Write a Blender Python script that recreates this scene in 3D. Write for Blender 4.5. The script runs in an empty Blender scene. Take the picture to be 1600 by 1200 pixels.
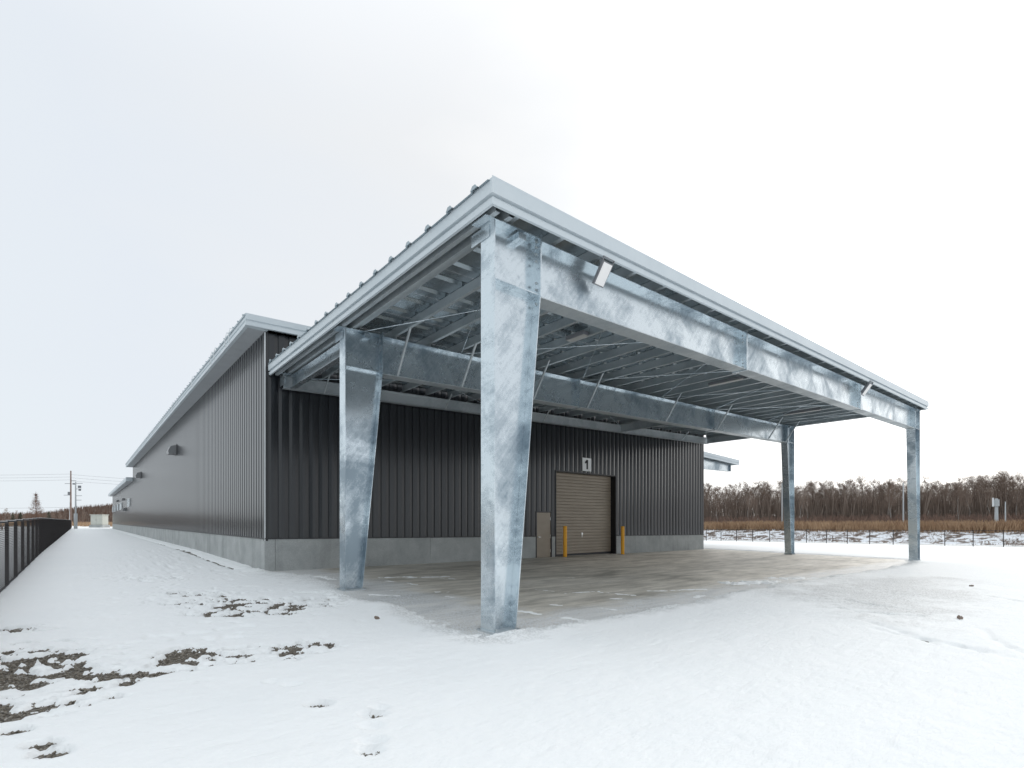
import bpy, math, random
import numpy as np
from mathutils import Vector, Matrix

# ------------------------------------------------------------------ camera, sky, sun, exposure
SC = bpy.context.scene
COL = SC.collection
YAW = 0.7028
EYE = 1.6
cam_d = bpy.data.cameras.new('camera')
cam_d.lens = 17.90; cam_d.sensor_width = 36.0; cam_d.shift_y = 0.1334
cam_d.clip_start = 0.05; cam_d.clip_end = 3000
cam = bpy.data.objects.new('camera', cam_d); COL.objects.link(cam)
cam.location = (0, 0, EYE); cam.rotation_euler = (math.radians(90), 0, -YAW)
SC.camera = cam

SUN_DIR = Vector((16.0, 1.9, 6.2)).normalized()
sun_el = math.asin(SUN_DIR.z); sun_az = math.atan2(SUN_DIR.x, SUN_DIR.y)
w = bpy.data.worlds.new("World"); SC.world = w; w.use_nodes = True
nt = w.node_tree; nt.nodes.clear()
N = nt.nodes.new; L = nt.links.new
out = N('ShaderNodeOutputWorld'); bg = N('ShaderNodeBackground'); bg.inputs['Strength'].default_value = 0.1
sky = N('ShaderNodeTexSky'); sky.sky_type = 'NISHITA'; sky.sun_disc = False
sky.sun_elevation = sun_el; sky.sun_rotation = sun_az
tc = N('ShaderNodeTexCoord')
dot = N('ShaderNodeVectorMath'); dot.operation = 'DOT_PRODUCT'; dot.inputs[1].default_value = SUN_DIR
L(tc.outputs['Generated'], dot.inputs[0])
rp = N('ShaderNodeValToRGB')
e = rp.color_ramp.elements
e[0].position = 0.0; e[0].color = (0.815, 0.88, 0.92, 1)
e[1].position = 1.0; e[1].color = (0.975, 0.975, 0.97, 1)
m = rp.color_ramp.elements.new(0.42); m.color = (0.80, 0.85, 0.91, 1)
m = rp.color_ramp.elements.new(0.8); m.color = (0.865, 0.882, 0.90, 1)
mr = N('ShaderNodeMapRange'); mr.inputs[1].default_value = -0.2; mr.inputs[2].default_value = 0.95
L(dot.outputs['Value'], mr.inputs[0]); 
cn = N('ShaderNodeTexNoise'); cn.inputs['Scale'].default_value = 2.2; cn.inputs['Detail'].default_value = 5
mpv = N('ShaderNodeMapping'); mpv.inputs['Scale'].default_value = (1, 1, 3)
L(tc.outputs['Generated'], mpv.inputs[0]); L(mpv.outputs[0], cn.inputs['Vector'])
ad = N('ShaderNodeMath'); ad.operation = 'MULTIPLY_ADD'; ad.inputs[1].default_value = 0.40; 
sb = N('ShaderNodeMath'); sb.operation = 'SUBTRACT'; sb.inputs[1].default_value = 0.20
L(cn.outputs['Fac'], ad.inputs[0]); L(mr.outputs[0], sb.inputs[0]); L(sb.outputs[0], ad.inputs[2]); L(ad.outputs[0], rp.inputs[0])
sc10 = N('ShaderNodeVectorMath'); sc10.operation = 'SCALE'; sc10.inputs['Scale'].default_value = 9.9
L(rp.outputs[0], sc10.inputs[0])
sxyz = N('ShaderNodeSeparateXYZ'); L(tc.outputs['Generated'], sxyz.inputs[0])
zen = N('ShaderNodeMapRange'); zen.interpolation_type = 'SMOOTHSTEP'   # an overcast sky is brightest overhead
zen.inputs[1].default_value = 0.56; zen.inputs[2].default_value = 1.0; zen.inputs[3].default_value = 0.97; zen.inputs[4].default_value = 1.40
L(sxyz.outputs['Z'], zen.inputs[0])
dp_ = N('ShaderNodeMath'); dp_.operation = 'MAXIMUM'; dp_.inputs[1].default_value = 0.0; L(dot.outputs['Value'], dp_.inputs[0])   # glow of the veiled sun in the cloud
pw_ = N('ShaderNodeMath'); pw_.operation = 'POWER'; pw_.inputs[1].default_value = 13.0; L(dp_.outputs[0], pw_.inputs[0])
aur = N('ShaderNodeMath'); aur.operation = 'MULTIPLY_ADD'; aur.inputs[1].default_value = 1.3; aur.inputs[2].default_value = 1.0; L(pw_.outputs[0], aur.inputs[0])
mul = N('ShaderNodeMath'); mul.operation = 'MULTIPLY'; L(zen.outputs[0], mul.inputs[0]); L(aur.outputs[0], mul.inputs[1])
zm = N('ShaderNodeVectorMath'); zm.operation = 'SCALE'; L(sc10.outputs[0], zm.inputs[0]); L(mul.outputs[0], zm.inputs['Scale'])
mx = N('ShaderNodeMixRGB'); mx.inputs[0].default_value = 0.95
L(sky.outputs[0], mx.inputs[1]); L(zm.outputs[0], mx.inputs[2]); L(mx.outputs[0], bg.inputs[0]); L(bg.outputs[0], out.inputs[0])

sd = bpy.data.lights.new('sun', 'SUN'); sd.energy = 0.75; sd.angle = math.radians(10); sd.color = (1.0, 0.94, 0.86)
so = bpy.data.objects.new('sun', sd); COL.objects.link(so)
so.rotation_euler = SUN_DIR.to_track_quat('Z', 'Y').to_euler(); so.location = (30, 5, 40)
SC.view_settings.view_transform = 'Standard'; SC.view_settings.look = 'None'
SC.view_settings.exposure = 0.10; SC.view_settings.gamma = 1.0; SC.view_settings.use_curve_mapping = False
SC.cycles.use_denoising = True
SC.cycles.max_bounces = 8

random.seed(7); rng = np.random.default_rng(7)
SY, CY = math.sin(YAW), math.cos(YAW); F = 795.6; HZ = 813.5

# ------------------------------------------------------------------ helpers
class MB:
    def __init__(s): s.v = []; s.f = []
    def poly(s, pts):
        n = len(s.v); s.v += [tuple(p) for p in pts]; s.f.append(tuple(range(n, n + len(pts)))); return s
    def box(s, x0, y0, z0, x1, y1, z1):
        n = len(s.v)
        s.v += [(x0,y0,z0),(x1,y0,z0),(x1,y1,z0),(x0,y1,z0),(x0,y0,z1),(x1,y0,z1),(x1,y1,z1),(x0,y1,z1)]
        s.f += [tuple(n+i for i in q) for q in ((3,2,1,0),(4,5,6,7),(0,1,5,4),(1,2,6,5),(2,3,7,6),(3,0,4,7))]
        return s
    def loft(s, secs, cap=True):          # list of equal-length closed loops
        n = len(s.v); k = len(secs[0])
        for q in secs: s.v += [tuple(p) for p in q]
        for i in range(len(secs) - 1):
            for j in range(k):
                a = n + i*k + j; b = n + i*k + (j+1) % k
                s.f.append((a, b, b + k, a + k))
        if cap:
            s.f.append(tuple(n + k - 1 - j for j in range(k)))
            s.f.append(tuple(n + (len(secs)-1)*k + j for j in range(k)))
        return s
    def tube(s, pts, radii, n=6, cap=True):
        pts = [Vector(p) for p in pts]
        if not hasattr(radii, '__len__'): radii = [radii] * len(pts)
        secs = []
        for i, p in enumerate(pts):
            d = (pts[min(i+1, len(pts)-1)] - pts[max(i-1, 0)]).normalized()
            a = d.cross(Vector((0.3, 0.9, 0.1)) if abs(d.z) > .9 else Vector((0, 0, 1))).normalized(); b = d.cross(a)
            secs.append([p + (a*math.cos(t) + b*math.sin(t)) * radii[i] for t in [2*math.pi*j/n for j in range(n)]])
        return s.loft(secs, cap)
    def bar(s, p, q, wd, ht, up=(0, 0, 1)):   # square bar between two points
        p, q = Vector(p), Vector(q); d = (q - p).normalized(); a = d.cross(Vector(up)).normalized(); b = a.cross(d)
        secs = [[c + a*wd/2*i + b*ht/2*j for i, j in ((-1,-1),(1,-1),(1,1),(-1,1))] for c in (p, q)]
        return s.loft(secs)
    def move(s, fn): s.v = [tuple(fn(*p)) for p in s.v]; return s
    def mesh(s, name, mat, off=(0, 0, 0), smooth=False):
        me = bpy.data.meshes.new(name)
        me.from_pydata([(x-off[0], y-off[1], z-off[2]) for x, y, z in s.v], [], s.f)
        if mat: me.materials.append(mat)
        if smooth:
            for p in me.polygons: p.use_smooth = True
        me.validate(); me.update(); return me
    def build(s, name, mat, parent=None, smooth=False):
        off = root_loc(parent)
        return link(name, s.mesh(name, mat, off, smooth), parent)

def root_loc(o):
    x = Vector((0, 0, 0))
    while o: x += Vector(o.location); o = o.parent
    return x
def link(name, data, parent=None, loc=None):
    o = bpy.data.objects.new(name, data); COL.objects.link(o)
    if parent: o.parent = parent
    if loc is not None: o.location = loc
    return o
def tag(o, label, cat, group=None):
    o['label'] = label; o['category'] = cat
    if group: o['group'] = group
    return o
def thing(name, label, cat, loc=(0, 0, 0), rz=0, group=None):
    o = link(name, None, None, loc); o.rotation_euler = (0, 0, rz); o.empty_display_size = .3
    return tag(o, label, cat, group)
def copy_tree(o, parent=None):
    c = o.copy(); COL.objects.link(c)
    if parent: c.parent = parent
    for ch in o.children: copy_tree(ch, c)
    return c

def G(x, y):                              # lie of the land: falls gently to the right, rises to the back
    x = np.asarray(x, float); y = np.asarray(y, float)
    a = -.0096*(np.clip(x, -1.5, 29) - 4.45) + .0097*(np.clip(y, -2, 27) - 5.63)
    far = -.77 - .0095*np.clip(y, -10, 60)
    t = np.clip((x - 29)/34.6, 0, 1)
    return a*(1-t) + far*t
def g(x, y): return float(G(x, y))
def on_ray(u, d):                         # plan position at image column u and depth d
    r = (u - 800)/F*d; return (r*CY + d*SY, -r*SY + d*CY)
def at(u, v):                             # where the view ray meets the ground
    z0 = 0.0
    for _ in range(6):
        d = F*(EYE - z0)/(v - HZ); p = on_ray(u, d); z0 = g(*p)
    return p

def hashn(ix, iy, seed):
    h = (ix.astype(np.int64)*374761393 + iy.astype(np.int64)*668265263 + seed*974711) & 0xFFFFFFFF
    h = ((h ^ (h >> 13))*1274126177) & 0xFFFFFFFF
    return ((h ^ (h >> 16)) & 0xFFFF)/32767.5 - 1
def vnoise(x, y, seed=0):
    ix = np.floor(x); iy = np.floor(y); fx = x-ix; fy = y-iy
    fx = fx*fx*(3-2*fx); fy = fy*fy*(3-2*fy)
    a = hashn(ix, iy, seed); b = hashn(ix+1, iy, seed); c = hashn(ix, iy+1, seed); d = hashn(ix+1, iy+1, seed)
    return (a*(1-fx)+b*fx)*(1-fy) + (c*(1-fx)+d*fx)*fy
def fbm(x, y, oct=4, seed=0):
    s = 0; a = .5; n = 0
    for i in range(oct):
        s = s + a*vnoise(x*2**i + 13.7*i, y*2**i - 7.1*i, seed+i); n += a; a *= .55
    return s/n

# ------------------------------------------------------------------ materials
def mat(name, col, rough=.6, metal=0., spec=.5):
    m = bpy.data.materials.new(name); m.use_nodes = True
    b = m.node_tree.nodes['Principled BSDF']
    b.inputs['Base Color'].default_value = (*col, 1); b.inputs['Roughness'].default_value = rough
    b.inputs['Metallic'].default_value = metal; b.inputs['Specular IOR Level'].default_value = spec
    return m
def nodes(m): 
    t = m.node_tree; return t.nodes.new, t.links.new, t.nodes['Principled BSDF']
def vec(n, l, scale=(1,1,1), rot=(0,0,0), world=True):
    if world: c = n('ShaderNodeNewGeometry').outputs['Position']
    else: c = n('ShaderNodeTexCoord').outputs['Object']
    mp = n('ShaderNodeMapping'); mp.inputs['Scale'].default_value = scale; mp.inputs['Rotation'].default_value = rot
    l(c, mp.inputs[0]); return mp.outputs[0]
def streakvec(n, l, rot, scale):
    return_ = vec(n, l, (1, 1, 1), rot); mp = n('ShaderNodeMapping'); mp.inputs['Scale'].default_value = scale
    l(return_, mp.inputs[0]); return mp.outputs[0]
def noise(n, l, v, scale, detail=4, rough=.55, dist=0.):
    t = n('ShaderNodeTexNoise'); t.inputs['Scale'].default_value = scale; t.inputs['Detail'].default_value = detail
    t.inputs['Roughness'].default_value = rough; t.inputs['Distortion'].default_value = dist
    l(v, t.inputs['Vector']); return t.outputs['Fac']
def ramp(n, l, f, stops):
    r = n('ShaderNodeValToRGB'); el = r.color_ramp.elements
    while len(el) < len(stops): el.new(.5)
    for q, (p, c) in zip(el, stops):
        q.position = p; q.color = (*c, 1) if hasattr(c, '__len__') else (c, c, c, 1)
    l(f, r.inputs[0]); return r.outputs[0]
def mixc(n, l, f, a, b, mode='MIX'):
    x = n('ShaderNodeMixRGB'); x.blend_type = mode
    for i, q in ((0, f), (1, a), (2, b)):
        if isinstance(q, (int, float)): x.inputs[i].default_value = q
        elif isinstance(q, tuple): x.inputs[i].default_value = (*q, 1)
        else: l(q, x.inputs[i])
    return x.outputs[0]
def bump(n, l, b, h, strength, dist):
    x = n('ShaderNodeBump'); x.inputs['Strength'].default_value = strength; x.inputs['Distance'].default_value = dist
    l(h, x.inputs['Height']); l(x.outputs[0], b.inputs['Normal'])

def galvanised(name, dark, light, rough0=.30, rough1=.52, metal=.8):
    m = mat(name, light, .4, metal); n, l, b = nodes(m)
    v = vec(n, l)
    big = noise(n, l, v, .8, 4, .55, .7)
    st = noise(n, l, streakvec(n, l, (.2, .9, .15), (1.3, 1.3, 14)), 1.5, 3, .5, .3)
    sp_ = noise(n, l, v, 5.5, 5, .6, .8)
    vo = n('ShaderNodeTexVoronoi'); vo.inputs['Scale'].default_value = 48; l(v, vo.inputs['Vector'])
    s1 = mixc(n, l, .17, big, st); s2 = mixc(n, l, .16, s1, sp_); s3 = mixc(n, l, .05, s2, vo.outputs['Color'])
    l(ramp(n, l, s3, [(.395, dark), (.478, tuple((a+c)/2 for a, c in zip(dark, light))), (.555, light)]), b.inputs['Base Color'])
    r = ramp(n, l, s3, [(.40, rough1), (.56, rough0)]); l(r, b.inputs['Roughness'])
    if name != 'roof deck sheet': bump(n, l, b, s2, .035, .02)
    return m
M = {}
M['galv'] = galvanised('galvanised steel', (.30, .365, .415), (.69, .755, .795), .20, .40, .88)
M['galv_dull'] = galvanised('dull galvanised steel', (.36, .40, .425), (.50, .54, .56), .40, .6, .45)
M['deck'] = galvanised('roof deck sheet', (.345, .40, .43), (.385, .44, .47), .26, .28, .8)
M['purlin'] = galvanised('purlin steel', (.40, .445, .47), (.50, .54, .56), .36, .48, .55)
m = mat('fascia paint', (.56, .61, .64), .38); n, l, b = nodes(m)
l(ramp(n, l, noise(n, l, vec(n, l), 1.3, 4), [(.3, (.53, .585, .62)), (.7, (.59, .64, .67))]), b.inputs['Base Color'])
M['fascia'] = m
def cladding(name, c0, c1):
    m = mat(name, c0, .34); n, l, b = nodes(m)
    b.inputs['Coat Weight'].default_value = .45; b.inputs['Coat Roughness'].default_value = .15; b.inputs['Specular IOR Level'].default_value = .42; b.inputs['Coat IOR'].default_value = 1.5
    f = noise(n, l, vec(n, l), .5, 3)
    l(ramp(n, l, f, [(.2, c0), (.8, c1)]), b.inputs['Base Color']); b.inputs['Roughness'].default_value = .3
    return m
M['clad'] = cladding('charcoal cladding', (.0115, .0135, .017), (.0145, .0165, .020))
M['trim'] = mat('dark trim', (.03, .03, .033), .4)
M['corner'] = mat('pale parts and corner glint', (.72, .74, .75), .35)  # pale fittings, and the light caught on the wall corner painted on
M['black'] = mat('black recess', (.008, .008, .009), .7)
m = mat('soffit board', (.42, .44, .46), .5); n, l, b = nodes(m)
l(ramp(n, l, noise(n, l, vec(n, l), 2, 4), [(.3, (.40, .42, .44)), (.7, (.45, .47, .49))]), b.inputs['Base Color']); M['soffit'] = m
def concrete(name, c0, c1, c2, streak=True):
    m = mat(name, c1, .85); n, l, b = nodes(m); v = vec(n, l)
    a = ramp(n, l, noise(n, l, v, 1.4, 7, .65, .3), [(.3, c0), (.52, c1), (.72, c2)])
    f = ramp(n, l, noise(n, l, v, 38, 4), [(.3, .82), (.7, 1.08)])
    a = mixc(n, l, 1., a, f, 'MULTIPLY')
    if streak:
        s = ramp(n, l, noise(n, l, vec(n, l, (1.3, 1.3, .12)), 1.6, 5, .6), [(.30, .70), (.46, 1.)])
        a = mixc(n, l, .6, a, s, 'MULTIPLY')
    l(a, b.inputs['Base Color']); bump(n, l, b, noise(n, l, v, 60, 4), .25, .004)
    return m
M['concrete'] = concrete('plinth concrete', (.33, .345, .345), (.42, .435, .43), (.50, .515, .51))
# apron: pale concrete, worn and damp in patches, dusted with frost near its open edges
m = mat('apron concrete', (.3, .29, .27), .62); n, l, b = nodes(m); v = vec(n, l)
a = ramp(n, l, noise(n, l, vec(n, l, (.6, 1.5, 1)), .55, 7, .62, .6), [(.32, (.34, .322, .282)), (.48, (.575, .54, .475)), (.66, (.68, .645, .58))])
a = mixc(n, l, .8, a, ramp(n, l, noise(n, l, vec(n, l, (.5, 2.2, 1)), 1.6, 6, .65, .4), [(.36, .60), (.60, 1.12)]), 'MULTIPLY')
a = mixc(n, l, 1., a, ramp(n, l, noise(n, l, v, 55, 3), [(.3, .86), (.7, 1.1)]), 'MULTIPLY')
sp = n('ShaderNodeSeparateXYZ'); l(n('ShaderNodeNewGeometry').outputs['Position'], sp.inputs[0])
def mrange(val, a0, a1):
    q = n('ShaderNodeMapRange'); q.inputs[1].default_value = a0; q.inputs[2].default_value = a1; l(val, q.inputs[0]); return q.outputs[0]
fx = mrange(sp.outputs['X'], 6.6, 4.4); fy = mrange(sp.outputs['Y'], 6.9, 5.5)
mxx = n('ShaderNodeMath'); mxx.operation = 'MAXIMUM'; l(fx, mxx.inputs[0]); l(fy, mxx.inputs[1])
nz = n('ShaderNodeMath'); nz.operation = 'MULTIPLY_ADD'; nz.inputs[1].default_value = .9; l(noise(n, l, v, 1.1, 5), nz.inputs[0]); l(mxx.outputs[0], nz.inputs[2])
sm = ramp(n, l, nz.outputs[0], [(.62, 0.), (1., 1.)])
sp2 = ramp(n, l, noise(n, l, v, 48, 3, .7), [(.40, .12), (.56, .85)])
fr = mixc(n, l, 1., sm, sp2, 'MULTIPLY')
a = mixc(n, l, fr, a, (.74, .77, .80)); l(a, b.inputs['Base Color'])
bump(n, l, b, noise(n, l, v, 70, 3), .2, .004); M['apron'] = m
# snow with grit where it has worn thin
m = mat('snow', (.88, .90, .92), .75, 0, .3); n, l, b = nodes(m); v = vec(n, l)
at_n = n('ShaderNodeAttribute'); at_n.attribute_name = 'thin'
grit = ramp(n, l, noise(n, l, vec(n, l, (1, 1, 1), (0, 0, .5)), 30, 5, .7), [(.42, 0.), (.58, 1.)])
gm = mixc(n, l, 1., at_n.outputs['Fac'], grit, 'MULTIPLY')
base = ramp(n, l, noise(n, l, v, .8, 5), [(.3, (.895, .912, .915)), (.7, (.918, .93, .93))])
l(mixc(n, l, gm, base, (.42, .42, .41)), b.inputs['Base Color'])
h1 = noise(n, l, vec(n, l, (1, 2.2, 1), (0, 0, .12)), 9, 6, .65)
h2 = noise(n, l, vec(n, l, (.5, 2.4, 1), (0, 0, .10)), 2.2, 5, .6, .4)
bump(n, l, b, mixc(n, l, .55, h1, h2), .85, .045)
M['snow'] = m
def gravelmat(name, stops, scale):
    m = mat(name, stops[1][1], .9); n, l, b = nodes(m)
    vo = n('ShaderNodeTexVoronoi'); vo.inputs['Scale'].default_value = scale; l(vec(n, l), vo.inputs['Vector'])
    sx = n('ShaderNodeSeparateColor'); l(vo.outputs['Color'], sx.inputs[0])
    l(ramp(n, l, sx.outputs[0], stops), b.inputs['Base Color']); bump(n, l, b, vo.outputs['Distance'], .6, .02)
    return m
M['gravel'] = gravelmat('gravel', [(0, (.05, .045, .038)), (.5, (.13, .115, .095)), (1, (.27, .25, .22))], 45)
m = mat('stone', (.2, .18, .15), .85); n, l, b = nodes(m)
oi = noise(n, l, vec(n, l), 28, 2); l(ramp(n, l, oi, [(.3, (.07, .06, .05)), (.5, (.19, .165, .13)), (.7, (.36, .34, .31))]), b.inputs['Base Color']); M['stone'] = m
def bark(name, c0, c1, sc=6):
    m = mat(name, c0, .9); n, l, b = nodes(m)
    l(ramp(n, l, noise(n, l, vec(n, l), sc, 4), [(.3, c0), (.7, c1)]), b.inputs['Base Color']); return m
M['bark'] = bark('brown bark', (.085, .066, .055), (.15, .12, .10))
M['twig'] = bark('twigs', (.185, .135, .105), (.29, .22, .176), .4)  # colour lifted to stand in for haze and glare over the wood
M['birch'] = bark('pale bark', (.24, .22, .20), (.36, .34, .315))
M['redtwig'] = bark('russet thicket', (.13, .078, .058), (.21, .138, .105), .35)
M['greybrush'] = bark('brown thicket', (.18, .14, .115), (.29, .228, .187), .3)  # brown raised in the colour itself in place of distant haze
M['reed'] = bark('dry reed', (.26, .16, .095), (.48, .33, .205), .5)
M['larch'] = bark('larch twigs', (.16, .085, .058), (.24, .145, .10), 2)
M['evergreen'] = bark('conifer green', (.05, .06, .04), (.10, .10, .065), 1)
m = mat('bank', (.7, .7, .7), .9); n, l, b = nodes(m); v = vec(n, l, (1, 1, 2.6))
f = noise(n, l, v, .9, 8, .72, .6)
l(ramp(n, l, f, [(.40, (.085, .062, .05)), (.47, (.26, .21, .18)), (.52, (.80, .83, .87)), (.7, (.85, .87, .9))]), b.inputs['Base Color']); M['bank'] = m
M['hillmat'] = bark('winter hillside', (.10, .07, .055), (.17, .12, .09), .05)
m = mat('yellow paint', (.86, .36, .012), .42); n, l, b = nodes(m)
l(ramp(n, l, noise(n, l, vec(n, l, (1, 1, .5)), 6, 5), [(.3, (.86, .38, .012)), (.7, (.90, .43, .018))]), b.inputs['Base Color']); M['yellow'] = m
m = mat('taupe steel', (.20, .17, .14), .42); n, l, b = nodes(m)
l(ramp(n, l, noise(n, l, vec(n, l, (.5, 1, 1)), 2.4, 5), [(.3, (.315, .262, .205)), (.7, (.365, .305, .242))]), b.inputs['Base Color']); M['taupe'] = m
M['white'] = mat('white board', (.82, .83, .83), .5)
M['ink'] = mat('black ink', (.01, .01, .011), .6)
M['glassface'] = mat('frosted lamp face', (.88, .86, .85), .3)
M['diff'] = mat('dull lamp diffuser', (.42, .42, .41), .5)
M['housing'] = mat('grey lamp housing', (.20, .205, .22), .5)
M['steel'] = mat('bright steel', (.72, .72, .70), .3, 1.)
M['fence'] = mat('brown fence coating', (.022, .017, .017), .45)
M['cab'] = bark('cream cabinet paint', (.50, .51, .46), (.56, .57, .52), 1)
m = mat('pole concrete', (.42, .44, .45), .8); M['pole'] = m
M['rust'] = bark('brown pole', (.20, .14, .12), (.30, .23, .2), 2)
M['wire'] = mat('wire', (.10, .10, .11), .6)
M['pane'] = mat('window glass', (.75, .80, .83), .12, 0, .8)  # sky reflection put into the pale opaque colour
M['winframe'] = mat('window frame', (.62, .64, .65), .4)

# ------------------------------------------------------------------ setting: ground, snow, apron
def axis(bp):
    o = []
    for a, b2, st in bp:
        k = max(1, int(round((b2-a)/st))); o += list(np.linspace(a, b2, k+1)[:-1])
    return np.array(o + [bp[-1][1]])
def grid_mesh(name, xs, ys, zfun, mtl, attr=None, smooth=True):
    X, Y = np.meshgrid(xs, ys); Z = zfun(X, Y)
    nx, ny = len(xs), len(ys)
    co = np.stack([X.ravel(), Y.ravel(), Z.ravel()], 1).astype(np.float32)
    i = np.arange(nx*ny).reshape(ny, nx)
    q = np.stack([i[:-1, :-1], i[:-1, 1:], i[1:, 1:], i[1:, :-1]], -1).reshape(-1, 4)
    me = bpy.data.meshes.new(name)
    me.vertices.add(len(co)); me.vertices.foreach_set('co', co.ravel())
    me.loops.add(q.size); me.loops.foreach_set('vertex_index', q.ravel().astype(np.int32))
    me.polygons.add(len(q)); me.polygons.foreach_set('loop_start', np.arange(0, q.size, 4, dtype=np.int32))
    me.polygons.foreach_set('use_smooth', np.full(len(q), smooth))
    me.materials.append(mtl); me.update(calc_edges=True)
    if attr is not None:
        at_ = me.attributes.new('thin', 'FLOAT', 'POINT'); at_.data.foreach_set('value', attr(X, Y).ravel().astype(np.float32))
    return me

bed_x = axis([(-900, -1.5, 300), (-1.5, 29, 7.6), (29, 64, 7), (64, 900, 200)])
bed_y = axis([(-400, -10, 195), (-10, -2, 4), (-2, 27, 7.25), (27, 60, 11), (60, 1200, 285)])
bed = link('gravel_ground', grid_mesh('gravel_ground', bed_x, bed_y, lambda X, Y: G(X, Y) - .012, M['gravel'], smooth=False)); bed['kind'] = 'structure'

def poly_sd(X, Y, P):                     # signed distance, negative inside
    d = np.full(X.shape, 1e9); ins = np.zeros(X.shape, bool)
    for i in range(len(P)):
        (ax, ay), (bx, by) = P[i], P[(i+1) % len(P)]
        ex, ey = bx-ax, by-ay
        t = np.clip(((X-ax)*ex + (Y-ay)*ey)/(ex*ex+ey*ey+1e-9), 0, 1)
        d = np.minimum(d, np.hypot(X-ax-t*ex, Y-ay-t*ey))
        c = ((ay > Y) != (by > Y)) & (X < (bx-ax)*(Y-ay)/((by-ay) + 1e-12) + ax)
        ins ^= c
    return np.where(ins, -d, d)
def seg_d(X, Y, p, q):
    ex, ey = q[0]-p[0], q[1]-p[1]
    t = np.clip(((X-p[0])*ex + (Y-p[1])*ey)/(ex*ex+ey*ey+1e-9), 0, 1)
    return np.hypot(X-p[0]-t*ex, Y-p[1]-t*ey)

BARE = [at(*p) for p in ((420,894),(455,896),(490,901),(520,912),(545,931),(585,941),(620,948),(655,961),(690,976),(722,990),(760,999),
        (815,992),(860,982),(915,972),(975,961),(1030,951),(1085,940),(1130,931),(1180,921),(1235,911),(1300,901),(1370,890),(1428,880.5))] \
     + [(29.4, 6.3), (29.6, 12.5), (29.9, 15.0), (29.0, 17.5), (4.2, 17.5)]
STREAK = [(at(*a_), at(*b_), w_) for a_, b_, w_ in (
    ((595,903),(640,901),.10),((640,903),(700,901),.09),((690,903),(712,905),.06),((636,911),(650,914),.05),((605,908),(618,909),.05),((574,929),(620,931),.07),((600,922),(614,923),.04),((682,925),(700,925),.05),((698,932),(708,933),.05),((662,914),(672,915),.04),
    ((885,927),(935,924),.07),((935,925),(995,931),.06),((950,935),(972,936),.05),((1010,924),(1100,921),.08),((940,950),(960,953),.05),((885,965),(925,972),.07),
    ((815,955),(845,960),.06),((1145,912),(1205,910),.30),((1217,904),(1265,904),.26),((1080,934),(1100,931),.08),((860,945),(876,946),.04),((905,936),(915,937),.03),((835,921),(875,925),.035),
    ((480,899),(520,905),.16),((880,902),(895,903),.04),((1010,952),(1050,947),.06))]
GRAVEL = [(at(*c_), rx, ry, am) for c_, rx, ry, am in (
    ((28,1040),.42,.50,1.1),((52,1060),.30,.22,1.05),((12,1072),.40,.22,1.1),((20,1108),.42,.20,1.15),((148,1057),.36,.14,1.05),((90,1050),.24,.16,.8),((110,1066),.10,.07,.6),
    ((285,1025),.20,.30,1.15),((318,1024),.16,.10,.75),((374,1016),.16,.08,.95),((402,1012),.12,.08,.9),((262,1053),.16,.06,.75),((300,1050),.12,.05,.8),((392,1032),.12,.05,.7),((425,1025),.14,.05,.75),
    ((492,1007),.20,.14,1.0),((470,1014),.16,.09,.85),((108,1102),.12,.06,.6),((185,1092),.10,.06,.55),((90,1005),.22,.05,.62),((50,1008),.2,.05,.5),
    ((395,945),.95,.55,.66),((330,942),.8,.5,.60),((450,948),.8,.5,.62),((420,958),.6,.4,.62),((300,930),.8,.5,.52),((235,905),1.3,.6,.44),((365,962),.7,.3,.6),((470,940),.5,.4,.55),((150,1075),1.0,.35,.42),((350,1030),.9,.3,.45),((440,1016),.7,.25,.45),((60,1030),.9,.5,.47),((545,940),.6,.2,.45),((30,985),.7,.3,.45),((5,985),.2,.1,.8),((500,928),.5,.08,.75),((535,933),.35,.06,.85))]
PRINT = [(at(*c_), r_, dp) for c_, r_, dp in (((498,1106),.075,.03),((583,1122),.07,.022),((592,1112),.05,.014),((580,1140),.06,.008),((582,1163),.07,.012),((578,1178),.06,.018),((24,1147),.07,.03),((67,1168),.075,.034),((79,1183),.08,.036),
         ((430,1069),.07,.012),((456,1075),.06,.014))]
RUT = [[at(*p) for p in q] for q in (((1368,985),(1400,992),(1450,1002),(1490,1009),(1530,1019),(1575,1029)),((1360,975),(1410,990),(1462,1008),(1500,1012),(1560,1022)),((1536,985),(1550,1000),(1575,1013),(1610,1026)),
       ((1545,933),(1590,941),(1640,946)),((1310,952),(1340,958),(1390,962),(1440,966)),((1320,940),(1365,948),(1420,956)))]

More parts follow.
